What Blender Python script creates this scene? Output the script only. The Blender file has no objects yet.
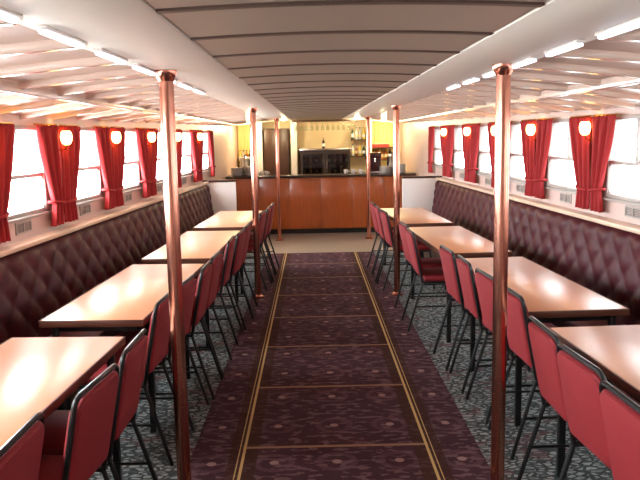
import bpy, bmesh, math, random
from mathutils import Vector, Matrix
random.seed(4)
S = bpy.context.scene
C = S.collection
PI = math.pi

# ------------------------------------------------------------------ colour / materials
def lin(c):
    out = []
    for v in c:
        v /= 255.0
        out.append(v / 12.92 if v <= 0.04045 else ((v + 0.055) / 1.055) ** 2.4)
    return (out[0], out[1], out[2], 1.0)

def new_mat(name):
    m = bpy.data.materials.new(name); m.use_nodes = True
    nt = m.node_tree
    return m, nt, nt.nodes['Principled BSDF']

def pm(name, col, rough=0.5, metal=0.0, noise=0.0, nscale=20.0, bump=0.0, coat=0.0, stretch=(1, 1, 1), spec=0.5, crough=0.08):
    m, nt, b = new_mat(name)
    b.inputs['Base Color'].default_value = lin(col)
    b.inputs['Roughness'].default_value = rough
    b.inputs['Metallic'].default_value = metal
    b.inputs['Coat Weight'].default_value = coat
    b.inputs['Coat Roughness'].default_value = crough
    b.inputs['Specular IOR Level'].default_value = spec
    if noise or bump:
        tc = nt.nodes.new('ShaderNodeTexCoord'); mp = nt.nodes.new('ShaderNodeMapping')
        mp.inputs['Scale'].default_value = stretch
        nz = nt.nodes.new('ShaderNodeTexNoise'); nz.inputs['Scale'].default_value = nscale
        nz.inputs['Detail'].default_value = 4
        nt.links.new(tc.outputs['Object'], mp.inputs[0]); nt.links.new(mp.outputs[0], nz.inputs['Vector'])
        if noise:
            mx = nt.nodes.new('ShaderNodeMix'); mx.data_type = 'RGBA'
            l = lin(col)
            mx.inputs[6].default_value = tuple(v * (1 - noise) for v in l[:3]) + (1,)
            mx.inputs[7].default_value = tuple(min(1, v * (1 + noise)) for v in l[:3]) + (1,)
            nt.links.new(nz.outputs['Fac'], mx.inputs[0]); nt.links.new(mx.outputs[2], b.inputs['Base Color'])
        if bump:
            bp = nt.nodes.new('ShaderNodeBump'); bp.inputs['Strength'].default_value = bump
            bp.inputs['Distance'].default_value = 0.01
            nt.links.new(nz.outputs['Fac'], bp.inputs['Height']); nt.links.new(bp.outputs[0], b.inputs['Normal'])
    return m

def emis(name, col, strength, base=None):
    m, nt, b = new_mat(name)
    b.inputs['Base Color'].default_value = lin(base or col)
    b.inputs['Emission Color'].default_value = lin(col)
    b.inputs['Emission Strength'].default_value = strength
    return m

# ---- carpets: node helpers
def math_node(nt, op, a, b=None, c=None):
    n = nt.nodes.new('ShaderNodeMath'); n.operation = op
    for i, v in enumerate((a, b, c)):
        if v is None: continue
        if isinstance(v, (int, float)): n.inputs[i].default_value = v
        else: nt.links.new(v, n.inputs[i])
    return n.outputs[0]
def mixc(nt, f, a, b):
    n = nt.nodes.new('ShaderNodeMix'); n.data_type = 'RGBA'
    if isinstance(f, (int, float)): n.inputs[0].default_value = f
    else: nt.links.new(f, n.inputs[0])
    for i, v in ((6, a), (7, b)):
        if isinstance(v, tuple): n.inputs[i].default_value = v
        else: nt.links.new(v, n.inputs[i])
    return n.outputs[2]

M = {}
M['ceiling'] = pm('ceiling_paint', (214, 188, 172), 0.42, noise=0.06, nscale=3)
M['centre'] = pm('centre_ceiling_taupe', (164, 146, 128), 0.45, noise=0.06, nscale=3)  # taupe tone, darker than the side ceiling and girders
M['shadowline'] = pm('brown_shadow_strip', (92, 70, 58), 0.5, noise=0.1, nscale=10)  # brown that paints in the shadow lines across the centre ceiling
M['beam'] = pm('beam_gloss_paint', (226, 202, 186), 0.16, noise=0.05, nscale=5, coat=0.4)
M['girder'] = pm('girder_paint', (232, 222, 208), 0.4, noise=0.04, nscale=3)
M['wall'] = pm('wall_paint', (210, 184, 174), 0.4, noise=0.05, nscale=4)
M['trimwood'] = pm('pale_rail', (226, 196, 170), 0.3, noise=0.08, nscale=10)
M['frame'] = pm('window_frame_paint', (176, 168, 160), 0.35, noise=0.04, nscale=10)
M['leather'] = pm('maroon_leather', (70, 17, 25), 0.5, noise=0.25, nscale=30, bump=0.05, spec=0.2)
M['chairred'] = pm('red_upholstery', (128, 14, 22), 0.75, noise=0.15, nscale=120, bump=0.1)
M['black'] = pm('black_frame', (20, 18, 18), 0.35, noise=0.2, nscale=40)
M['curtain'] = pm('red_curtain', (164, 34, 36), 0.8, noise=0.15, nscale=60)
M['copper'] = pm('copper_pole', (206, 140, 118), 0.2, metal=1.0, noise=0.12, nscale=6)
M['white'] = pm('white_gloss', (238, 230, 224), 0.25, noise=0.03, nscale=6)
M['steel'] = pm('steel', (200, 198, 194), 0.25, metal=1.0, noise=0.05, nscale=15)
M['brass'] = pm('brass', (214, 170, 90), 0.25, metal=1.0, noise=0.05, nscale=15)
M['cream'] = pm('cream_bar_wall', (226, 204, 160), 0.5, noise=0.06, nscale=5)
M['dark'] = pm('dark_wood', (62, 36, 22), 0.4, noise=0.3, nscale=12, stretch=(6, 6, 1))
M['darktop'] = pm('dark_counter_top', (54, 38, 34), 0.2, noise=0.2, nscale=20)
M['cooler'] = pm('dark_cooler_body', (48, 38, 32), 0.35, noise=0.15, nscale=15)
M['mahog'] = pm('mahogany_panel', (164, 80, 34), 0.28, noise=0.28, nscale=5, stretch=(5, 5, 0.7), coat=0.3)
M['wood'] = pm('table_laminate', (206, 130, 74), 0.32, noise=0.12, nscale=6, stretch=(9, 0.8, 1), coat=1.0, crough=0.34, spec=0.8)
M['wood'].node_tree.nodes['Principled BSDF'].inputs['Coat IOR'].default_value = 2.1
M['woodedge'] = pm('table_edge_wood', (88, 50, 36), 0.35, noise=0.15, nscale=14)
M['china'] = pm('white_china', (236, 232, 228), 0.2, noise=0.03, nscale=20)
M['red'] = pm('red_card', (204, 62, 48), 0.5, noise=0.1, nscale=20)
M['maroonbox'] = pm('dark_maroon_enamel', (60, 18, 22), 0.3, noise=0.1, nscale=20)
M['grille'] = pm('grey_grille', (120, 112, 106), 0.5, noise=0.1, nscale=30)
M['yellowpanel'] = pm('pale_yellow_boarding', (240, 222, 140), 0.5, noise=0.1, nscale=8, stretch=(8, 8, 0.5))
M['lamp'] = emis('lamp_glass', (255, 200, 120), 9)
M['strip'] = emis('emissive_strip', (226, 236, 255), 1.3)
M['down'] = emis('downlight_glass', (255, 214, 130), 20)

def glass_mat(name, tint, refl=1.0):
    m = bpy.data.materials.new(name); m.use_nodes = True; nt = m.node_tree
    nt.nodes.clear()
    o = nt.nodes.new('ShaderNodeOutputMaterial'); mx = nt.nodes.new('ShaderNodeMixShader')
    t = nt.nodes.new('ShaderNodeBsdfTransparent'); g = nt.nodes.new('ShaderNodeBsdfGlossy'); f = nt.nodes.new('ShaderNodeLayerWeight')
    t.inputs[0].default_value = tint; g.inputs['Roughness'].default_value = 0.02; fr = math_node(nt, 'MULTIPLY_ADD', math_node(nt, 'POWER', f.outputs['Facing'], 5.0), .6, .04)
    nt.links.new(fr, mx.inputs[0]); nt.links.new(t.outputs[0], mx.inputs[1]); nt.links.new(g.outputs[0], mx.inputs[2])
    nt.links.new(mx.outputs[0], o.inputs[0])
    return m
M['glass'] = glass_mat('window_glass', (0.94, 0.96, 0.97, 1))
M['coolglass'] = glass_mat('cooler_glass', (0.55, 0.5, 0.45, 1))
def bottle_mat(name, col):
    return pm(name, col, 0.12, noise=0.1, nscale=12, coat=0.5)
BOT = [bottle_mat('green_bottle_glass', (40, 70, 36)), bottle_mat('amber_bottle_glass', (150, 84, 26)),
       bottle_mat('yellow_liquor', (214, 186, 70)), bottle_mat('clear_bottle_glass', (200, 206, 200)),
       bottle_mat('brown_bottle_glass', (66, 34, 20))]

def grey_carpet():
    m, nt, b = new_mat('grey_patterned_carpet')
    tc = nt.nodes.new('ShaderNodeTexCoord'); mp = nt.nodes.new('ShaderNodeMapping')
    mp.inputs['Scale'].default_value = (0.6, 1.0, 1)
    nt.links.new(tc.outputs['Object'], mp.inputs[0])
    v = nt.nodes.new('ShaderNodeTexVoronoi'); v.inputs['Scale'].default_value = 30; v.feature = 'DISTANCE_TO_EDGE'
    nt.links.new(mp.outputs[0], v.inputs['Vector'])
    n = nt.nodes.new('ShaderNodeTexNoise'); n.inputs['Scale'].default_value = 30; n.inputs['Detail'].default_value = 3
    nt.links.new(mp.outputs[0], n.inputs['Vector'])
    n2 = nt.nodes.new('ShaderNodeTexNoise'); n2.inputs['Scale'].default_value = 7
    nt.links.new(mp.outputs[0], n2.inputs['Vector'])
    e = math_node(nt, 'GREATER_THAN', v.outputs['Distance'], 0.13)
    c1 = mixc(nt, e, lin((62, 66, 66)), lin((144, 148, 146)))
    sp = math_node(nt, 'GREATER_THAN', n.outputs['Fac'], 0.55)
    c2 = mixc(nt, math_node(nt, 'MULTIPLY', sp, 0.75), c1, lin((78, 86, 86)))
    rd = math_node(nt, 'GREATER_THAN', n2.outputs['Fac'], 0.6)
    c3 = mixc(nt, math_node(nt, 'MULTIPLY', rd, 0.5), c2, lin((100, 62, 66)))
    nt.links.new(c3, b.inputs['Base Color']); b.inputs['Roughness'].default_value = 0.95
    b.inputs['Specular IOR Level'].default_value = 0.1
    return m

def runner_mat():
    m, nt, b = new_mat('maroon_runner_carpet')
    tc = nt.nodes.new('ShaderNodeTexCoord'); sx = nt.nodes.new('ShaderNodeSeparateXYZ')
    nt.links.new(tc.outputs['Object'], sx.inputs[0])
    x, y = sx.outputs[0], sx.outputs[1]
    n = nt.nodes.new('ShaderNodeTexNoise'); n.inputs['Scale'].default_value = 26; n.inputs['Detail'].default_value = 3
    mp = nt.nodes.new('ShaderNodeMapping'); mp.inputs['Scale'].default_value = (0.45, 1.0, 1)
    nt.links.new(tc.outputs['Object'], mp.inputs[0]); nt.links.new(mp.outputs[0], n.inputs['Vector'])
    n2 = nt.nodes.new('ShaderNodeTexNoise'); n2.inputs['Scale'].default_value = 5
    nt.links.new(tc.outputs['Object'], n2.inputs['Vector'])
    g = math_node(nt, 'GREATER_THAN', n.outputs['Fac'], 0.56)
    base = mixc(nt, n2.outputs['Fac'], lin((54, 30, 37)), lin((78, 50, 56)))
    c = mixc(nt, math_node(nt, 'MULTIPLY', g, 0.8), base, lin((108, 80, 84)))
    # rosettes: lattice of ringed medallions
    fx = math_node(nt, 'SUBTRACT', math_node(nt, 'FRACT', math_node(nt, 'ADD', math_node(nt, 'DIVIDE', x, 0.33), 0.5)), 0.5)
    fy = math_node(nt, 'SUBTRACT', math_node(nt, 'FRACT', math_node(nt, 'DIVIDE', y, 0.5)), 0.5)
    r = math_node(nt, 'SQRT', math_node(nt, 'ADD', math_node(nt, 'MULTIPLY', math_node(nt, 'MULTIPLY', fx, fx), 0.45),
                                        math_node(nt, 'MULTIPLY', fy, fy)))
    ring = math_node(nt, 'LESS_THAN', math_node(nt, 'ABSOLUTE', math_node(nt, 'SUBTRACT', r, 0.19)), 0.035)
    dot = math_node(nt, 'LESS_THAN', r, 0.05)
    c = mixc(nt, math_node(nt, 'MULTIPLY', ring, 0.45), c, lin((100, 70, 78)))
    c = mixc(nt, math_node(nt, 'MULTIPLY', dot, 0.75), c, lin((160, 126, 120)))
    # darker borders beside the gold stripes
    ax = math_node(nt, 'ABSOLUTE', x)
    bd = math_node(nt, 'LESS_THAN', math_node(nt, 'ABSOLUTE', math_node(nt, 'SUBTRACT', ax, 0.5)), 0.075)
    c = mixc(nt, math_node(nt, 'MULTIPLY', bd, 0.7), c, lin((62, 36, 24)))
    # cross bands once a metre
    inside = math_node(nt, 'LESS_THAN', ax, 0.51)
    cy = math_node(nt, 'ABSOLUTE', math_node(nt, 'SUBTRACT', math_node(nt, 'FRACT', math_node(nt, 'ADD', y, -0.45)), 0.5))
    cb = math_node(nt, 'MULTIPLY', math_node(nt, 'LESS_THAN', cy, 0.014), inside)
    c = mixc(nt, math_node(nt, 'MULTIPLY', cb, 0.9), c, lin((150, 116, 92)))
    # double gold stripes
    for pos, w in ((0.500, 0.0075), (0.526, 0.0028)):
        st = math_node(nt, 'LESS_THAN', math_node(nt, 'ABSOLUTE', math_node(nt, 'SUBTRACT', ax, pos)), w)
        c = mixc(nt, st, c, lin((190, 158, 104)))
    nt.links.new(c, b.inputs['Base Color']); b.inputs['Roughness'].default_value = 0.95
    b.inputs['Specular IOR Level'].default_value = 0.1
    return m
M['carpet'] = grey_carpet()
M['runner'] = runner_mat()
M['vinyl'] = pm('taupe_vinyl', (140, 124, 108), 0.45, noise=0.12, nscale=9)

# ------------------------------------------------------------------ mesh builder
class MB:
    def __init__(s): s.bm = bmesh.new()
    def box(s, x0, x1, y0, y1, z0, z1, bev=0.0, mat=None, seg=2):
        r = bmesh.ops.create_cube(s.bm, size=1.0)
        vs = r['verts']
        sc = Matrix.Diagonal((x1 - x0, y1 - y0, z1 - z0, 1)); tr = Matrix.Translation(((x0 + x1) / 2, (y0 + y1) / 2, (z0 + z1) / 2))
        bmesh.ops.transform(s.bm, matrix=(mat or Matrix()) @ tr @ sc, verts=vs)
        if bev:
            es = list({e for v in vs for e in v.link_edges})
            bmesh.ops.bevel(s.bm, geom=es, offset=bev, segments=seg, profile=0.5, affect='EDGES')
        return s
    def hexa(s, pts, bev=0.0):
        v = [s.bm.verts.new(p) for p in pts]       # 0-3 bottom ccw, 4-7 top ccw
        for f in ((3, 2, 1, 0), (4, 5, 6, 7), (0, 1, 5, 4), (1, 2, 6, 5), (2, 3, 7, 6), (3, 0, 4, 7)):
            s.bm.faces.new([v[i] for i in f])
        if bev:
            es = list({e for q in v for e in q.link_edges})
            bmesh.ops.bevel(s.bm, geom=es, offset=bev, segments=2, profile=0.5, affect='EDGES')
        return s
    def tube(s, pts, r, n=8, cap=True, closed=False):
        pts = [Vector(p) for p in pts]; rings = []
        N = len(pts); up = None
        for i, p in enumerate(pts):
            if closed: t = (pts[(i + 1) % N] - pts[i - 1]).normalized()
            else: t = (pts[min(i + 1, N - 1)] - pts[max(i - 1, 0)]).normalized()
            if up is None:
                up = Vector((0, 0, 1)) if abs(t.z) < 0.9 else Vector((1, 0, 0))
            a = t.cross(up).normalized(); u = a.cross(t).normalized(); up = u
            rr = r[i] if isinstance(r, (list, tuple)) else r
            rings.append([s.bm.verts.new(p + rr * (math.cos(2 * PI * k / n) * a + math.sin(2 * PI * k / n) * u)) for k in range(n)])
        rng = range(N) if closed else range(N - 1)
        for i in rng:
            A, B = rings[i], rings[(i + 1) % N]
            for k in range(n):
                s.bm.faces.new((A[k], A[(k + 1) % n], B[(k + 1) % n], B[k]))
        if cap and not closed:
            s.bm.faces.new(rings[0][::-1]); s.bm.faces.new(rings[-1])
        return s
    def lathe(s, prof, n=16, at=(0, 0, 0)):
        rings = []
        for r, z in prof:
            rings.append([s.bm.verts.new((at[0] + r * math.cos(2 * PI * k / n), at[1] + r * math.sin(2 * PI * k / n), at[2] + z)) for k in range(n)])
        for A, B in zip(rings, rings[1:]):
            for k in range(n):
                s.bm.faces.new((A[k], A[(k + 1) % n], B[(k + 1) % n], B[k]))
        s.bm.faces.new(rings[0][::-1]); s.bm.faces.new(rings[-1])
        return s
    def grid(s, fn, nu, nv):
        vs = [[s.bm.verts.new(fn(i / nu, j / nv)) for j in range(nv + 1)] for i in range(nu + 1)]
        for i in range(nu):
            for j in range(nv):
                s.bm.faces.new((vs[i][j], vs[i + 1][j], vs[i + 1][j + 1], vs[i][j + 1]))
        return s
    def build(s, name, mat, parent=None, smooth=True, loc=None, rz=None, angle=40):
        bmesh.ops.recalc_face_normals(s.bm, faces=s.bm.faces[:])
        me = bpy.data.meshes.new(name); s.bm.to_mesh(me); s.bm.free()
        for mm in (mat if isinstance(mat, list) else [mat]): me.materials.append(mm)
        if smooth:
            for p in me.polygons: p.use_smooth = True
            me.set_sharp_from_angle(angle=math.radians(angle))
        o = bpy.data.objects.new(name, me); C.objects.link(o)
        if parent: o.parent = parent
        if loc: o.location = loc
        if rz is not None: o.rotation_euler = (0, 0, rz)
        return o

def tag(o, label=None, cat=None, group=None, kind=None):
    if label: o['label'] = label
    if cat: o['category'] = cat
    if group: o['group'] = group
    if kind: o['kind'] = kind
    return o
def empty(name, loc=(0, 0, 0), rz=0.0):
    o = bpy.data.objects.new(name, None); C.objects.link(o)
    o.location = loc; o.rotation_euler = (0, 0, rz); o.empty_display_size = 0.1
    return o
KIDS = {}
def kids(o): return [c for c in bpy.data.objects if c.parent is o]
def copy_tree(o, parent=None):
    c = o.copy(); C.objects.link(c)
    if parent: c.parent = parent
    for ch in kids(o): copy_tree(ch, c)
    return c
def reuse(proto, used, name):
    """first call hands back the prototype, later calls a copy of it"""
    if not used: used.append(1); return proto
    return copy_tree(proto)

# ------------------------------------------------------------------ room frame
SL = 0.0444                                   # hull narrows towards the bar
ANG = math.atan(SL)
def xw(y): return 2.08 - SL * (y - 4.6)       # half width of the saloon at y
OFF = .05
def W(side, y, d, z): return (side * (xw(y) - d) + OFF, y, z)
Y0, Y1 = -2.0, 15.0
def zc(x): return 2.052 - 0.043 * x * x       # cambered deck head
PIERL = {-1: [-1.6, -.4, .75, 1.95, 3.15, 4.35, 5.52, 6.72, 7.95, 9.2, 10.6, 11.9], 1: [-1.45, -.25, .9, 2.1, 3.3, 4.5, 5.72, 6.95, 8.1, 9.3, 10.6, 11.9]}
SILL, HEAD, HALF = 1.21, 1.805, 0.17

def wbox(mb, side, ya, yb, d0, d1, z0, z1, bev=0.0):
    p = [W(side, ya, d0, z0), W(side, ya, d1, z0), W(side, yb, d1, z0), W(side, yb, d0, z0),
         W(side, ya, d0, z1), W(side, ya, d1, z1), W(side, yb, d1, z1), W(side, yb, d0, z1)]
    if side < 0: p = p[:4][::-1] + p[4:][::-1]
    mb.hexa(p, bev)

# floor
m = MB(); m.box(-2.6, 2.6, Y0 - .1, 10.9, -0.06, 0)
tag(m.build('floor', M['carpet'], smooth=False), 'grey patterned carpet floor of the saloon', kind='structure')
m = MB(); m.box(-2.6, 2.6, 10.9, Y1 + .1, -0.06, 0)
tag(m.build('floor', M['vinyl'], smooth=False), 'taupe vinyl floor in front of the bar', kind='structure')
m = MB(); m.box(-0.78, 0.78, Y0, 10.9, 0.0, 0.002)
tag(m.build('carpet_runner', M['runner'], smooth=False), 'long dark maroon carpet runner with gold stripes down the aisle', 'carpet')

# walls
SN = {-1: 'left', 1: 'right'}
winno = 0
for side in (-1, 1):
    PIERS = PIERL[side]
    m = MB()
    wbox(m, side, Y0, Y1, -0.10, 0, 0, SILL)
    wbox(m, side, Y0, Y1, -0.10, 0, HEAD, 2.02)
    edges = [(Y0, PIERS[0] + HALF)] + [(p - HALF, p + HALF) for p in PIERS[1:-1]] + [(PIERS[-1] - HALF, Y1)]
    for a, b in edges: wbox(m, side, a, b, -0.10, 0, SILL, HEAD)
    tag(m.build('wall_' + SN[side], M['wall'], smooth=False), 'pale painted %s side wall of the saloon' % SN[side], kind='structure')
    for p, q in zip(PIERS, PIERS[1:]):
        winno += 1
        a, b = p + HALF, q - HALF
        zm = 1.47
        root = empty('window_%d' % winno, W(side, (a + b) / 2, -0.05, SILL)); tag(root, 'side window with a transom bar, on the %s wall' % SN[side], kind='structure')
        inv = Matrix.Translation(Vector(root.location)).inverted()
        def add(mb, name, mat, smooth=True):
            mb.bm.transform(inv); return mb.build(name, mat, root, smooth)
        m = MB()   # frame with rounded inner corners
        wbox(m, side, a, a + .03, -.09, .012, SILL, HEAD, .006); wbox(m, side, b - .03, b, -.09, .012, SILL, HEAD, .006)
        wbox(m, side, a + .03, b - .03, -.09, .012, HEAD - .03, HEAD, .006); wbox(m, side, a + .03, b - .03, -.09, .012, SILL, SILL + .03, .006)
        for ya, sy in ((a + .03, 1), (b - .03, -1)):
            for zz, sz in ((SILL + .03, 1), (zm - .012, -1)):
                wbox_pts = []
                R = .05
                arc = [(ya + sy * (R - R * math.cos(t)), zz + sz * (R - R * math.sin(t))) for t in [PI / 2 * k / 5 for k in range(6)]]
                poly = [(ya, zz)] + arc
                f0 = [m.bm.verts.new(W(side, y, -.06, z)) for y, z in poly]; f1 = [m.bm.verts.new(W(side, y, .0, z)) for y, z in poly]
                m.bm.faces.new(f0); m.bm.faces.new(f1[::-1])
                for k in range(len(poly)):
                    k2 = (k + 1) % len(poly); m.bm.faces.new((f0[k], f0[k2], f1[k2], f1[k]))
        add(m, 'window_frame', M['frame'])
        m = MB(); wbox(m, side, a + .03, b - .03, -.07, .004, zm - .013, zm + .013, .004); add(m, 'transom_bar', M['frame'])
        m = MB(); wbox(m, side, (a + b) / 2 - .011, (a + b) / 2 + .011, -.07, .0, zm + .013, HEAD - .03, .003); add(m, 'mullion', M['frame'])
        m = MB(); wbox(m, side, a + .02, b - .02, -.045, -.04, SILL + .02, HEAD - .02); add(m, 'glass_pane', M['glass'], False)
        m = MB(); wbox(m, side, a - .02, b + .02, 0, .03, SILL - .02, SILL, .006); add(m, 'window_sill', M['frame'])
        # daylight portal in the opening
        l = bpy.data.lights.new('window_daylight', 'AREA'); l.shape = 'RECTANGLE'; l.size = b - a; l.size_y = HEAD - SILL
        l.cycles.is_portal = True
        lo = bpy.data.objects.new('window_daylight', l); C.objects.link(lo)
        lo.location = W(side, (a + b) / 2, -.12, (SILL + HEAD) / 2)
        lo.rotation_euler = (PI / 2, 0, (PI / 2 if side > 0 else -PI / 2) + side * ANG)
m = MB(); m.box(-2.5, 2.5, Y0 - .1, Y0, 0, 2.1)
tag(m.build('wall_front', M['wall'], smooth=False), 'pale end wall behind the viewer', kind='structure')
m = MB(); m.box(-1.75, 1.75, Y1, Y1 + .1, 0, 2.1)
tag(m.build('wall_back', M['cream'], smooth=False), 'cream end wall behind the bar', kind='structure')

# ceiling: cambered deck head, girders and beams
NX = 24
m = MB()
xs = [-2.45 + 4.9 * i / NX for i in range(NX + 1)]
def arch(mb, ys0, ys1, xa, xb, zb, zt, n=12):
    xx = [xa + (xb - xa) * i / n for i in range(n + 1)]
    lo0 = [mb.bm.verts.new((x, ys0, zb(x))) for x in xx]; lo1 = [mb.bm.verts.new((x, ys1, zb(x))) for x in xx]
    up0 = [mb.bm.verts.new((x, ys0, zt(x))) for x in xx]; up1 = [mb.bm.verts.new((x, ys1, zt(x))) for x in xx]
    for i in range(n):
        mb.bm.faces.new((lo0[i], lo1[i], lo1[i + 1], lo0[i + 1])); mb.bm.faces.new((up0[i], up0[i + 1], up1[i + 1], up1[i]))
        mb.bm.faces.new((lo0[i], lo0[i + 1], up0[i + 1], up0[i])); mb.bm.faces.new((lo1[i], up1[i], up1[i + 1], lo1[i + 1]))
    mb.bm.faces.new((lo0[0], up0[0], up1[0], lo1[0])); mb.bm.faces.new((lo0[n], lo1[n], up1[n], up0[n]))
def deck(up):
    def f(u, v):
        y = Y0 - .1 + (Y1 - Y0 + .2) * v; x = OFF + (2 * u - 1) * (xw(y) + .09)
        return (x, y, zc(x) + up)
    return f
m.grid(deck(0), 24, 12); m.grid(deck(.06), 24, 12)
ceil = tag(m.build('ceiling', M['ceiling'], angle=20), 'low cambered white ceiling of the saloon', kind='structure')
GI, GO = 0.47, 0.85
for side in (-1, 1):
    m = MB(); m.box(side * GI if side > 0 else -GO, GO if side > 0 else -GI, Y0, 14.9, 2.0, 2.075, .004)
    m.build('girder', M['girder'], ceil)
    m = MB()
    def lng(side, y0, y1):
        m.box(*( (1.42, 1.47) if side > 0 else (-1.47, -1.42)), y0, y1, zc(1.45) - .045, zc(1.45) + .01, .006)
    lng(side, Y0, 14.9)
    m.build('stringer', M['beam'], ceil)
BP = 0.52
m = MB(); arch(m, Y0, 14.9, -GI + .001, GI - .001, lambda x: zc(x) - .008, lambda x: zc(x) + .004, 8); m.build('centre_panel', M['centre'], ceil, angle=25)
y = Y0 + .3
while y < 14.8:
    m = MB(); arch(m, y - .035, y + .415, -GI + .008, GI - .008, lambda x: zc(x) - .034 - .02 * x * x, lambda x: zc(x) + .005, 8)
    m.build('centre_beam', M['centre'], ceil, angle=25)
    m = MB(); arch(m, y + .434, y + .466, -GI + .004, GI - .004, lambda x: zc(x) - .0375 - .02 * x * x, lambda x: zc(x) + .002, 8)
    m.build('shadow_strip', M['shadowline'], ceil, angle=25)  # dark strip stands in for the shadow line between centre beams
    for side in (-1, 1):
        xe = xw(y) - .01
        m = MB(); arch(m, y - .035, y + .035, GO - .005 if side > 0 else -xe, xe if side > 0 else -GO + .005, lambda x: zc(x) - .03, lambda x: zc(x) + .005, 10)
        bmesh.ops.recalc_face_normals(m.bm, faces=m.bm.faces[:])
        es = [e for e in m.bm.edges if len(e.link_faces) == 2 and e.calc_face_angle() > 0.8 and abs((e.verts[0].co - e.verts[1].co).x) > .05
              and (e.verts[0].co.z + e.verts[1].co.z) / 2 < zc((e.verts[0].co.x + e.verts[1].co.x) / 2) - .015]
        bmesh.ops.bevel(m.bm, geom=es, offset=.011, segments=3, profile=0.5, affect='EDGES')
        m.build('side_beam', M['beam'], ceil, angle=50)
    y += BP

# ------------------------------------------------------------------ emissive strips under the girders
ORD = ['nearest', 'second', 'third', 'fourth', 'fifth', 'sixth', 'seventh', 'eighth', 'ninth', 'tenth', 'eleventh', 'twelfth', 'thirteenth', 'fourteenth', 'fifteenth', 'sixteenth']
proto = empty('glow_strip')  # slim emissive strip, repeated at beam spacing along each girder
m = MB(); m.box(-.017, .017, -.18, .18, -.010, 0, .003); m.build('strip_base', M['white'], proto)
m = MB(); m.box(-.012, .012, -.17, .17, -.021, -.009, .005, seg=3); m.build('strip_face', M['strip'], proto)
used = []
for side in (-1, 1):
    for k in range(7):
        o = reuse(proto, used, '')
        o.location = (side * .80, Y0 + .3 + BP * (6.5 + k), 2.0)
        tag(o, 'slim white glowing strip under the %s girder, %s from the viewer' % (SN[side], ORD[k].replace('nearest', 'first')), 'light', 'glowing strips under the %s girder' % SN[side])

# ------------------------------------------------------------------ poles
PX = {0: .76, 1: .755, 2: .74}
PY = [3.4, 7.88, 12.3]
PNAME = ['nearest the viewer', 'midway along the tables', 'close in front of the bar']
proto = empty('copper_pole')
m = MB(); m.lathe([(.033, .008), (.033, 1.985)], 20); m.build('shaft', M['copper'], proto)
m = MB(); m.lathe([(.07, 0), (.07, .01), (.045, .018), (.036, .03)], 20); m.build('base_flange', M['copper'], proto)
m = MB(); m.lathe([(.0335, 1.95), (.04, 1.965), (.05, 1.985), (.05, 2.0)], 20); m.build('top_flange', M['copper'], proto)
used = []
for side in (-1, 1):
    for k in range(3):
        o = reuse(proto, used, ''); o.location = (side * PX[k] + ((.0, .03, .08) if side > 0 else (.02, .05, .08))[k], PY[k], 0.0)
        o.location.z = .002 if PX[k] < .78 + .07 and PY[k] < 10.9 else 0
        tag(o, 'polished copper pole on the %s of the aisle, %s' % (SN[side], PNAME[k]), 'pole', 'copper ceiling poles')

# ------------------------------------------------------------------ benches
BY0, BY1 = -1.0, 11.12
for side in (-1, 1):
    root = empty('bench', W(side, 5.0, .3, 0)); inv = Matrix.Translation(Vector(root.location)).inverted()
    tag(root, 'long maroon buttoned leather bench along the %s wall' % SN[side], 'bench', 'wall benches')
    def addp(mb, name, mat, **k):
        mb.bm.transform(inv); return mb.build(name, mat, root, **k)
    m = MB(); wbox(m, side, BY0, BY1, .03, .46, 0, .30); addp(m, 'plinth', M['dark'], smooth=False)
    m = MB(); wbox(m, side, BY0, BY1, .11, .505, .30, .44, .03); addp(m, 'seat_cushion', M['leather'])
    m = MB()
    def back(u, v):
        y = BY0 + (BY1 - BY0) * u; z = .42 + .61 * v
        a = abs(math.sin(PI * (y / .13 + z / .12) / 2)); b = abs(math.sin(PI * (y / .13 - z / .12) / 2))
        h = .026 * (a * b) ** .45
        edge = min(1, (1 - v) / .08)
        d = .168 - .075 * v + h * edge - .03 * (1 - edge) ** 2
        return W(side, y, d, z)
    m.grid(back, 540, 30)
    # close the back against the wall
    m2 = MB(); wbox(m2, side, BY0, BY1, .004, .05, .30, 1.02); addp(m2, 'back_board', M['dark'], smooth=False)
    addp(m, 'backrest', M['leather'], angle=80)
    m = MB(); wbox(m, side, BY0, BY1, .003, .112, 1.028, 1.062, .008); addp(m, 'top_rail', M['trimwood'])

CH = {-1: [(2.08, 1.24, 2), (2.60, 1.31, -3), (3.09, 1.30, 2), (3.97, 1.22, 0), (4.46, 1.24, -2), (4.95, 1.26, 2), (5.42, 1.25, 0), (6.25, 1.23, 2), (6.75, 1.25, -2), (7.25, 1.24, 1),
           (8.45, 1.26, -3), (8.95, 1.27, 2), (9.45, 1.27, 0)],
      1: [(2.27, 1.27, 0), (2.74, 1.24, 2), (3.18, 1.24, -2), (3.95, 1.185, 0), (4.46, 1.185, 2), (4.97, 1.185, -2), (5.48, 1.19, 1), (6.55, 1.27, -2), (7.1, 1.24, 2),
          (8.3, 1.26, 2), (8.82, 1.26, -2), (9.35, 1.25, 1)]}
def leg_spot(side, yc, sgn):
    # aisle-side legs stand between the chairs tucked under the table
    best = None
    for n in range(0, 70):
        yy = sgn * (.83 - n * .01)
        if all(abs(yc + yy - c[0]) > .25 for c in CH[side]): return yy
        gap = min(abs(yc + yy - c[0]) for c in CH[side])
        if best is None or gap > best[0]: best = (gap, yy)
    return best[1]
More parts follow.
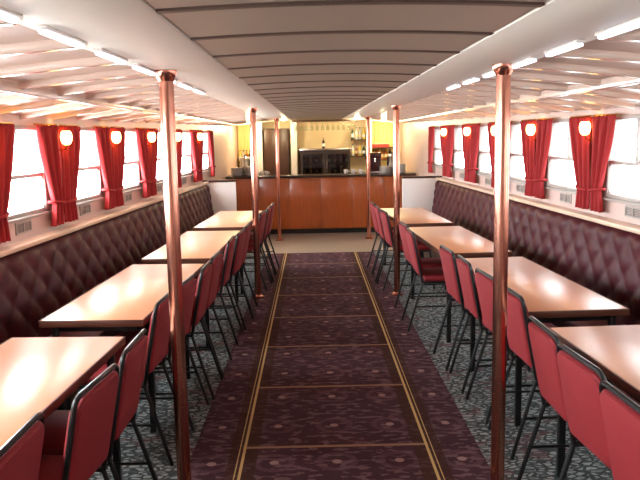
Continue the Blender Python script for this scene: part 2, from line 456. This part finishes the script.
# ------------------------------------------------------------------ tables
TC = [2.70, 4.80, 6.82, 8.88]
proto = empty('dining_table')
TW, TL = .55, 1.76
m = MB(); m.box(-TW / 2, TW / 2, -TL / 2, TL / 2, .722, .75, .004); top = m.build('tabletop', M['wood'], proto)
m = MB(); e = .008
m.box(-TW / 2 - e, -TW / 2, -TL / 2 - e, TL / 2 + e, .712, .7495, .003); m.box(TW / 2, TW / 2 + e, -TL / 2 - e, TL / 2 + e, .712, .7495, .003)
m.box(-TW / 2, TW / 2, -TL / 2 - e, -TL / 2, .712, .7495, .003); m.box(-TW / 2, TW / 2, TL / 2, TL / 2 + e, .712, .7495, .003)
m.build('edge_band', M['woodedge'], top)
m = MB()
for sx in (-1, 1): m.box(sx * .22 - .012, sx * .22 + .012, -.8, .8, .67, .722)
for sy in (-1, 1): m.box(-.22, .22, sy * .8 - .012, sy * .8 + .012, .67, .722)
m.build('apron_frame', M['black'], proto, smooth=False)
for sx in (-1, 1):
    for sy in (-1, 1):
        m = MB(); m.box(sx * .225 - .017, sx * .225 + .017, sy * .8 - .017, sy * .8 + .017, 0, .722, .004)
        m.build('leg', M['black'], proto)['spot'] = (sx, sy)
used = []
TN = ['first', 'second', 'third', 'fourth']
for side in (-1, 1):
    for k, yc in enumerate(TC):
        o = copy_tree(proto) if used else proto
        used.append(1)
        for c in kids(o):
            if c.name.startswith('leg'): c.location.y = 0
        o.location = W(side, yc, .85 if side > 0 else .765, 0); o.rotation_euler = (0, 0, side * ANG)
        aisle = [c for c in kids(o) if c.name.startswith('leg') and c['spot'][0] == -side]
        for c in aisle: c.location.y = leg_spot(side, yc, c['spot'][1]) - c['spot'][1] * .8
        tag(o, 'long orange-brown wooden table by the %s bench, %s from the viewer' % (SN[side], TN[k]), 'table', 'tables along the %s bench' % SN[side])

# ------------------------------------------------------------------ chairs (sitter faces +x)
def bz(pts, n=6):
    """rounded polyline through points"""
    out = []
    P = [Vector(p) for p in pts]
    out.append(P[0])
    for i in range(1, len(P) - 1):
        a, b, c = P[i - 1], P[i], P[i + 1]
        r = min(.045, (a - b).length * .45, (c - b).length * .45)
        s = b + (a - b).normalized() * r; e = b + (c - b).normalized() * r
        for k in range(n + 1):
            t = k / n; out.append(s * (1 - t) ** 2 + b * 2 * t * (1 - t) + e * t * t)
    out.append(P[-1])
    return out
proto = empty('stacking_chair')
CW = .19
m = MB(); m.box(-.19, .22, -.205, .205, .435, .49, .022, seg=3); m.build('seat', M['chairred'], proto)
# padded backrest, slightly curved and leaning back
m = MB()
def bx_(z): return -.205 - (z - .45) * .20
def pad(zu, yv, t):
    r = .05
    return None
zb0, zb1 = .485, .845
outline = []
rr = .055
for cy, cz, a0 in ((.19 - rr, zb1 - rr, 0), (-.19 + rr, zb1 - rr, PI / 2), (-.19 + .03, zb0 + .03, PI), (.19 - .03, zb0 + .03, 1.5 * PI)):
    q = rr if cz > .7 else .03
    for k in range(5):
        a = a0 + PI / 2 * k / 4; outline.append((cy + q * math.cos(a), cz + q * math.sin(a)))
def ring(inset, dx):
    cy, cz = 0, (zb0 + zb1) / 2
    out = []
    for (y, z) in outline:
        y2 = y * (1 - inset / .19); z2 = cz + (z - cz) * (1 - inset / .19)
        out.append(m.bm.verts.new((bx_(z2) + dx - .012 * math.cos(y2 / .19 * PI / 2), y2, z2)))
    return out
rings = [ring(.03, -.022), ring(.008, -.019), ring(0, -.008), ring(0, .012), ring(.008, .022), ring(.03, .026)]
n = len(outline)
for A, B in zip(rings, rings[1:]):
    for k in range(n): m.bm.faces.new((A[k], A[(k + 1) % n], B[(k + 1) % n], B[k]))
m.bm.faces.new(rings[0][::-1]); m.bm.faces.new(rings[-1])
m.build('backrest', M['chairred'], proto)
# inverted-U tube round the back
m = MB()
y_ = .198
m.tube(bz([(bx_(.46), -y_, .43), (bx_(.855), -y_, .858), (bx_(.855), y_, .858), (bx_(.46), y_, .43)]), .0105, 8)
m.build('back_frame', M['black'], proto)
m = MB(); m.tube(bz([(-.205, -y_, .43), (.20, -y_, .43), (.20, y_, .43), (-.205, y_, .43)]), .0105, 8); m.build('seat_frame', M['black'], proto)
for sy in (-1, 1):
    m = MB(); m.tube([(.19, sy * y_, .43), (.235, sy * (y_ + .01), .012), (.2353, sy * (y_ + .01), 0)], .0105, 8); m.build('leg', M['black'], proto)
    m = MB(); m.tube([(-.205, sy * y_, .43), (-.33, sy * (y_ + .01), .012), (-.3303, sy * (y_ + .01), 0)], .0105, 8); m.build('leg', M['black'], proto)
for sy in (-1, 1):
    m = MB(); m.tube([(.213, sy * (y_ + .006), .22), (-.268, sy * (y_ + .006), .22)], .007, 6); m.build('stretcher', M['black'], proto)
used = []
for side in (-1, 1):
    for k, (yc, dback, rot) in enumerate(CH[side]):
        o = reuse(proto, used, '')
        d = dback - .30 + ((.10, .10, .075)[k] if side > 0 and k < 3 else .035 if side > 0 else -.05)
        p = W(side, yc, d, 0)
        base = 0 if side > 0 else PI
        o.location = (p[0], p[1], .002 if k >= (10 if side < 0 else 9) else 0); o.rotation_euler = (0, 0, base + side * ANG + math.radians(rot))
        t = min(range(4), key=lambda i: abs(TC[i] - yc))
        tag(o, 'red black-framed chair, %s from the viewer in the row along the %s tables' % (ORD[k].replace('nearest', 'first'), SN[side]),
            'chair', 'chairs along the %s tables' % SN[side])

# ------------------------------------------------------------------ curtains, wall lamps, vents
def make_curtain(side, dirn):
    """origin on the wall face at the pier; dirn = which way along y the drape spreads"""
    root = empty('curtain')
    def wid(z):
        if z > 1.26: return .15 + .22 * ((z - 1.26) / .545) ** .8
        return .15 + .04 * ((1.26 - z) / .16)
    m = MB()
    def f(u, v):
        z = 1.10 + .705 * v
        w = wid(z)
        y = dirn * (.035 + w * u)
        amp = .022 * (w / .42) ** .5
        d = .055 + amp * math.sin(u * 2 * PI * 5.5 + .6 * math.sin(z * 9)) + .012 * math.sin(u * 17 + z * 3)
        return (-side * d, y, z)
    m.grid(f, 66, 26)
    o = m.build('drape', M['curtain'], root, angle=180)
    s = o.modifiers.new('thick', 'SOLIDIFY'); s.thickness = .004
    m = MB()
    pts = []
    for k in range(20):
        a = 2 * PI * k / 20
        pts.append((-side * (.057 + .043 * math.cos(a)), dirn * (.035 + .087 + .10 * math.sin(a)), 1.262 + .012 * math.sin(a)))
    m.tube(pts, .011, 6, closed=True); m.build('tieback', M['curtain'], root)
    m = MB(); m.tube([(-side * .055, dirn * .035, 1.812), (-side * .055, dirn * .42, 1.812)], .008, 8); m.build('curtain_rail', M['brass'], root)
    return root
for side in (-1, 1):
    PV = PIERL[side][4 if side < 0 else 5:-1]
    def nth(k): return ORD[k].replace('nearest', 'first') if k >= 0 else 'closest'
    for dirn in (-1, 1):
        proto = make_curtain(side, dirn); used = []
        for k, p in enumerate(PV + ([PIERL[side][-1]] if dirn < 0 else [])):
            o = reuse(proto, used, '')
            o.location = W(side, p, 0, 0); o.rotation_euler = (0, 0, side * ANG)
            tag(o, 'red tied-back curtain on the %s wall, %s side of the %s pier from viewer' % (SN[side], 'near' if dirn < 0 else 'far', nth(k - 1)),
                'curtain', 'window curtains on the %s wall' % SN[side])
    proto = empty('wall_lamp'); used = []
    m = MB(); m.box(-side * .014 if side > 0 else 0, 0 if side > 0 else .014, -.026, .026, 1.60, 1.72, .005); m.build('backplate', M['brass'], proto)
    m = MB(); m.tube([(-side * .01, 0, 1.66), (-side * .06, 0, 1.635), (-side * .10, 0, 1.64), (-side * .11, 0, 1.675)], .007, 8); m.build('arm', M['brass'], proto)
    m = MB(); m.lathe([(.016, 1.67), (.029, 1.68), (.038, 1.70), (.042, 1.728), (.037, 1.755), (.028, 1.77)], 16, (-side * .11, 0, 0)); m.build('lamp_shade', M['lamp'], proto)
    for k, p in enumerate(PV):
        o = reuse(proto, used, ''); o.location = W(side, p, 0, 0); o.rotation_euler = (0, 0, side * ANG)
        tag(o, 'lit brass wall lamp on the %s wall, %s window pier from the viewer' % (SN[side], nth(k - 1)), 'lamp', 'wall lamps on the %s wall' % SN[side])
    proto = empty('wall_vent'); used = []
    s0, s1 = (-.01, 0) if side > 0 else (0, .01)
    m = MB()
    m.box(s0, s1, -.12, .12, 1.10, 1.112); m.box(s0, s1, -.12, .12, 1.168, 1.18); m.box(s0, s1, -.12, -.108, 1.112, 1.168); m.box(s0, s1, .108, .12, 1.112, 1.168)
    m.box(s0, s1, -.006, .006, 1.112, 1.168)
    m.build('vent_frame', M['frame'], proto, smooth=False)
    m = MB()
    for k in range(5): m.box(s0 * .6, s1 * .6, -.108, .108, 1.114 + k * .011, 1.121 + k * .011)
    m.build('louvres', M['grille'], proto, smooth=False)
    for k, (p, q) in enumerate(zip(PV, PV[1:])):
        o = reuse(proto, used, ''); o.location = W(side, (p + q) / 2, 0, 0); o.rotation_euler = (0, 0, side * ANG)
        tag(o, 'small grey vent under the %s window from the viewer, %s wall' % (nth(k - 1 if side < 0 else k), SN[side]), 'vent', 'vents under the %s windows' % SN[side])

# ------------------------------------------------------------------ low white partitions at the bench ends
for side in (-1, 1):
    y0 = 11.16
    root = empty('low_partition', (side * 1.52, y0 + .03, 0))
    tag(root, 'low white partition with dark capping at the far end of the %s bench' % SN[side], 'partition', 'low white partitions')
    xa, xb = 1.24 - 1.52, xw(y0 + .06) + side * OFF - .004 - 1.52
    lo, hi = (xa, xb) if side > 0 else (-xb, -xa)
    m = MB(); m.box(lo, hi, -.03, .03, 0, 1.05, .006); m.build('panel', M['white'], root)
    m = MB(); m.box(lo, hi, -.04, .04, 1.05, 1.08, .006); m.build('capping', M['darktop'], root)

# ------------------------------------------------------------------ the bar
root = empty('bar_counter', (OFF, 13.1, 0)); tag(root, 'mahogany panelled bar counter with a dark top across the far end', 'bar counter')
BW = xw(13.7) - .02
m = MB(); m.box(-BW, BW, .02, .50, .09, .985); m.build('body', M['dark'], root, smooth=False)
m = MB()
nP = 6
for k in range(nP):
    a = -BW + 2 * BW * k / nP; b = a + 2 * BW / nP
    m.box(a + .002, b - .002, 0, .03, .09, .985, .003)
m.build('front_panel', M['mahog'], root)
m = MB(); m.box(-BW, BW, -.05, .54, .985, 1.03, .008); m.build('worktop', M['darktop'], root)
m = MB(); m.box(-BW, BW, .05, .48, 0, .09); m.build('toe_kick', M['black'], root, smooth=False)
# back counter
root = empty('back_counter', (OFF, 14.4, 0)); tag(root, 'low dark counter against the wall behind the bar', 'counter')
BW2 = xw(15) - .02
m = MB(); m.box(-.52, BW2, 0, .58, 0, .88); m.build('body', M['dark'], root, smooth=False)
m = MB(); m.box(-.52, BW2, -.03, .58, .88, .92, .006); m.build('worktop', M['steel'], root)
# display cooler
root = empty('display_cooler', (.16, 14.5, .92)); tag(root, 'dark two-door display cooler with a steel top behind the bar', 'cooler')
m = MB(); m.box(-.48, .48, .42, .45, 0, .50); m.box(-.48, -.455, .03, .42, 0, .50); m.box(.455, .48, .03, .42, 0, .50)
m.box(-.455, .455, .03, .42, 0, .04); m.box(-.455, .455, .03, .42, .46, .50); m.box(-.02, .02, .03, .42, .04, .46)
m.box(-.455, -.02, .06, .42, .24, .25); m.box(.02, .455, .06, .42, .24, .25)
m.build('body', M['cooler'], root, smooth=False)
for sx in (-1, 1):
    m = MB(); a, b = (.005, .475) if sx > 0 else (-.475, -.005)
    m.box(a, b, 0, .028, .02, .06); m.box(a, b, 0, .028, .44, .48); m.box(a, a + .04, 0, .028, .06, .44); m.box(b - .04, b, 0, .028, .06, .44)
    d = m.build('door', M['cooler'], root, smooth=False)
    m = MB(); m.box(a + .04, b - .04, .01, .016, .06, .44); m.build('door_glass', M['coolglass'], d, smooth=False)
    hx = a + .02 if sx > 0 else b - .02
    m = MB(); m.tube([(hx, 0, .15), (hx, -.025, .17), (hx, -.025, .33), (hx, 0, .35)], .006, 6); m.build('handle', M['steel'], d)
m = MB(); m.box(-.50, .50, -.01, .46, .50, .54, .006); m.build('cooler_top', M['steel'], root)
# bottles
def bottle_bm(h, r):
    m = MB(); m.lathe([(r * .9, 0), (r, .01), (r, h * .58), (r * .85, h * .66), (r * .36, h * .76), (r * .34, h * .94), (r * .42, h * .95), (r * .42, h)], 12); return m
botp = []
for i, mm in enumerate(BOT):
    e = empty('bottle'); bottle_bm(.27, .036).build('glass_body', mm, e)
    m = MB(); m.lathe([(.0375, .05), (.0375, .12)], 12); m.build('bottle_label', M['china'] if i % 2 == 0 else M['cream'], e)
    m = MB(); m.lathe([(.0165, .25), (.0165, .276)], 10); m.build('cap', M['black'] if i % 2 else M['brass'], e)
    botp.append([e, []])
BN = ['dark green', 'amber', 'yellow', 'clear', 'brown']
def place_bottle(i, loc, where, group, s=1.0):
    o = reuse(botp[i][0], botp[i][1], ''); o.location = loc; o.scale = (s, s, s)
    tag(o, '%s bottle %s' % (BN[i], where), 'bottle', group)
place_bottle(4, (.13, 14.65, 1.46), 'standing alone on the steel top of the display cooler', 'bottles behind the bar', .8)
for r_, z in ((0, .961), (1, 1.171)):
    for k in range(8):
        x = -.24 + k * .115 + (.02 if k > 3 else 0)
        place_bottle((k * 2 + r_) % 5, (x, 14.72, z), 'on the %s shelf inside the display cooler, %s from left' % (('lower', 'upper')[r_], ORD[k].replace('nearest', 'first')), 'bottles in the display cooler', .7)
# tall dark cupboard at left behind the bar
root = empty('tall_cupboard', (-.78, 14.62, 0)); tag(root, 'tall dark brown wooden cupboard behind the bar, left of the cooler', 'cupboard')
m = MB(); m.box(-.24, .24, .02, .35, 0, 1.86); m.build('body', M['dark'], root, smooth=False)
for sx in (-1, 1):
    m = MB(); a, b = (.003, .237) if sx > 0 else (-.237, -.003)
    m.box(a, b, 0, .02, .06, 1.84, .004); d = m.build('door', M['dark'], root)
    m = MB(); m.lathe([(.012, 0), (.014, .012), (.009, .02)], 10); m.bm.transform(Matrix.Translation((sx * .03, 0, 1.15)) @ Matrix.Rotation(PI / 2, 4, 'X')); m.build('knob', M['brass'], d)
# white pier left of the cupboard and white boxed post right of it
for i, (xa, xb) in enumerate(((-1.2, -1.05), (-.50, -.38), (.98, 1.06))):
    m = MB(); m.box(xa, xb, 14.55, 14.95, .92 if xa > -.5 - .01 else 0, 2.03, .005)
    tag(m.build('trim_%d' % (i + 1), M['white']), 'white boxed post behind the bar', kind='structure')
# yellow boarded panels
for side in (-1, 1):
    m = MB()
    xa, xb = (1.06, 1.58) if side > 0 else (-1.55, -1.2)
    nb = 6
    for k in range(nb):
        a = xa + (xb - xa) * k / nb; b = xa + (xb - xa) * (k + 1) / nb
        m.box(a + .002, b - .002, 14.96, 15.0, 0.93, 1.95, .004)
    tag(m.build('wall_panel', M['yellowpanel']), 'pale yellow boarded panel on the back wall, %s of the bar' % SN[side], 'panel', 'yellow wall panels')
# bottle shelves
for nm, xa, xb, z, nb, ds in (('lower left', -1.54, -1.22, 1.22, 5, .05), ('lower right', 1.08, 1.56, 1.22, 6, .05), ('centre', .67, .96, 1.30, 4, .05), ('upper centre', .67, .96, 1.62, 4, .05)):
    root = empty('wall_shelf', ((xa + xb) / 2, 14.82, z)); hw = (xb - xa) / 2
    tag(root, 'narrow wooden bottle shelf on the back wall, %s behind the bar' % nm, 'shelf', 'bottle shelves behind the bar')
    m = MB(); m.box(-hw, hw, -.08, .135, -.02, 0, .003); m.build('board', M['dark'], root)
    for sx in (-1, 1):
        m = MB(); m.box(sx * hw * .8 - .008, sx * hw * .8 + .008, .0, .135, -.07, -.02); m.build('bracket', M['brass'], root, smooth=False)
    for k in range(nb):
        x = xa + (xb - xa) * (k + .5) / nb
        place_bottle(random.choice([1, 2, 3, 4, 0]), (x, 14.84, z), 'on the %s bottle shelf behind the bar, %s from left' % (nm, ORD[k].replace('nearest', 'first')), 'bottles on the %s shelf' % nm, .85)
# overhead glass rack
root = empty('glass_rack', (.16, 14.3, 1.97)); tag(root, 'dark overhead rack holding hanging glasses above the bar', 'rack')
m = MB()
for yy in (-.12, .12): m.box(-.62, .62, yy - .012, yy + .012, 0, .03)
for k in range(13): m.box(-.6 + k * .1 - .006, -.6 + k * .1 + .006, -.12, .12, -.012, 0)
m.build('rails', M['dark'], root, smooth=False)
for sx in (-1, 1):
    m = MB(); m.tube([(sx * .5, 0, 0.015), (sx * .5, 0, .11)], .008, 6); m.build('hanger', M['brass'], root)
M['wineglass'] = glass_mat('wine_glass', (.82, .86, .8, 1))
m = MB(); m.lathe([(.032, 0), (.032, -.003), (.005, -.008), (.005, -.07), (.02, -.08), (.034, -.11), (.034, -.14), (.028, -.165)], 12)
proto = m.build('wine_glass', M['wineglass']); used = []
for k in range(12):
    o = reuse(proto, used, ''); o.location = (.16 - .55 + k * .1, 14.3, 1.968)
    tag(o, 'upturned wine glass hanging in the overhead rack, %s from left' % ORD[k].replace('nearest', 'first'), 'glass', 'glasses in the overhead rack')
# crockery on the bar
def plates(loc, n, lab):
    m = MB()
    for k in range(n):
        m.lathe([(.06, .012 * k), (.105, .012 * k + .008), (.11, .012 * k + .011), (.06, .012 * k + .006)], 20)
    o = m.build('plate_stack', M['china']); o.location = loc
    return o
m = MB(); m.lathe([(.06, 0), (.068, .003), (.105, .012), (.108, .016), (.064, .007)], 20)
proto = m.build('plate', M['china']); used = []
for nm, x, n in (('far left', -1.43, 14), ('centre left', -1.18, 16), ('right', 1.2, 12), ('far right', 1.46, 16)):
    for k in range(n):
        o = reuse(proto, used, ''); o.location = (x, 13.32, 1.03 + .0095 * k)
        tag(o, 'white plate in the %s stack on the bar, %s from the bottom' % (nm, ORD[k].replace('nearest', 'first')), 'plate', 'plates stacked on the bar')
m = MB(); m.lathe([(.022, 0), (.03, .01), (.04, .07), (.037, .07), (.027, .014), (.02, .008)], 14)
cup = m.build('cup', M['china']); cup_root = cup
m = MB(); m.tube([(.037, 0, .055), (.058, 0, .052), (.06, 0, .03), (.033, 0, .022)], .005, 6); m.build('handle', M['china'], cup)
used = []
for k, x in enumerate((-1.02, -.92, .5, .63, .76)):
    for j in range(2):
        o = reuse(cup, used, ''); o.location = (x, 13.3 + .11 * j, 1.03)
        tag(o, 'white cup on the bar, %s pair from left, %s one' % (ORD[k].replace('nearest', 'first'), ('nearer', 'farther')[j]), 'cup', 'cups on the bar')
# urns and coffee machine
proto = empty('drinks_urn')
m = MB(); m.lathe([(.10, 0), (.10, .03), (.09, .035), (.09, .27), (.095, .28), (.08, .31), (.03, .325), (.015, .33)], 20); m.build('body', M['steel'], proto)
m = MB(); m.lathe([(.012, .33), (.02, .345), (.012, .36)], 10); m.build('lid_knob', M['black'], proto)
m = MB(); m.tube([(0, -.088, .07), (0, -.13, .07), (0, -.135, .045)], .008, 6); m.build('tap', M['black'], proto)
used = []
for x, lab in ((-1.30, 'steel drinks urn on the left end of the bar'), (1.33, 'steel drinks urn on the right end of the bar')):
    o = reuse(proto, used, ''); o.location = (x, 13.5, 1.03); tag(o, lab, 'urn', 'drinks urns on the bar')
root = empty('coffee_machine', (1.02, 13.42, 1.03)); tag(root, 'dark maroon coffee machine on the bar, right of centre', 'coffee machine')
m = MB(); m.box(-.11, .11, -.02, .14, 0, .36, .012); m.box(-.11, .11, -.12, -.02, .26, .36, .012); m.build('body', M['maroonbox'], root)
m = MB(); m.box(-.10, .10, -.12, -.02, 0, .03, .004); m.build('drip_tray', M['steel'], root)
m = MB(); m.tube([(0, -.07, .26), (0, -.07, .2)], .014, 8); m.build('spout', M['steel'], root)
root = empty('snack_box', (1.24, 14.8, 1.46)); 
m = MB(); m.box(-.17, .17, -.06, .06, 0, .08, .004); m.build('carton', M['red'], root)
m = MB(); m.box(-.172, .172, -.062, .062, .06, .084, .004); m.build('lid', M['cream'], root)
tag(root, 'red snack carton on a high shelf right of the bar', 'box')
m = MB(); m.box(1.06, 1.5, 14.7, 14.96, 1.44, 1.46, .003)
tag(m.build('high_shelf', M['dark']), 'short dark shelf under the red carton right of the bar', 'shelf')
# downlights over the bar
proto = empty('downlight')
m = MB(); m.lathe([(.07, 0), (.07, -.015), (.05, -.02)], 20); m.build('trim_ring', M['brass'], proto)
m = MB(); m.lathe([(.048, -.012), (.048, -.024), (.02, -.03)], 16); m.build('lens', M['down'], proto)
used = []
for lab, x, y in (('left end', -1.25, 14.2), ('left of centre', -.6, 13.9), ('right of centre', .75, 13.9), ('right end', 1.25, 14.2)):
    o = reuse(proto, used, ''); o.location = (x, y, zc(x) - .0)
    tag(o, 'round warm ceiling downlight over the bar, %s' % lab, 'light', 'downlights over the bar')
    l = bpy.data.lights.new('downlight_glow', 'POINT'); l.energy = 12; l.color = (1, .82, .5); l.shadow_soft_size = .05
    lo = bpy.data.objects.new('downlight_glow', l); C.objects.link(lo); lo.location = (x, y, zc(x) - .09)

# ------------------------------------------------------------------ world, camera
w = bpy.data.worlds.new('world'); S.world = w; w.use_nodes = True
nt = w.node_tree; bg = nt.nodes['Background']
tc = nt.nodes.new('ShaderNodeTexCoord'); sx = nt.nodes.new('ShaderNodeSeparateXYZ'); nt.links.new(tc.outputs['Generated'], sx.inputs[0])
mr = nt.nodes.new('ShaderNodeMapRange'); mr.inputs['From Min'].default_value = -.6; mr.inputs['From Max'].default_value = .6
mr.inputs['To Min'].default_value = 30.0; mr.inputs['To Max'].default_value = 4.5
nt.links.new(sx.outputs[0], mr.inputs['Value'])
mz = nt.nodes.new('ShaderNodeMapRange'); mz.inputs['From Min'].default_value = -.12; mz.inputs['From Max'].default_value = -.02
mz.inputs['To Min'].default_value = .55; mz.inputs['To Max'].default_value = 1.0
nt.links.new(sx.outputs[2], mz.inputs['Value'])
st = math_node(nt, 'MULTIPLY', mr.outputs[0], mz.outputs[0])
bg.inputs[0].default_value = (0.93, 0.97, 1.0, 1)
nt.links.new(st, bg.inputs[1])

cam = bpy.data.cameras.new('camera'); cam.sensor_width = 36; cam.lens = 36 * 750 / 640; cam.clip_start = .05
co = bpy.data.objects.new('camera', cam); C.objects.link(co); S.camera = co
R = Matrix.Rotation(math.radians(-0.5), 4, 'Z') @ Matrix.Rotation(PI / 2 - math.atan(104 / 750), 4, 'X') @ Matrix.Rotation(math.radians(-1.07), 4, 'Z')
co.matrix_world = Matrix.Translation((-.10, 0, 1.70)) @ R
vs = S.view_settings
S.display_settings.display_device = 'sRGB'
vs.view_transform = 'Standard'; vs.look = 'None'; vs.gamma = 1; vs.use_curve_mapping = False
vs.exposure = 0.95
S.cycles.max_bounces = 10; S.cycles.diffuse_bounces = 5; S.cycles.transparent_max_bounces = 12
S.cycles.sample_clamp_indirect = 8
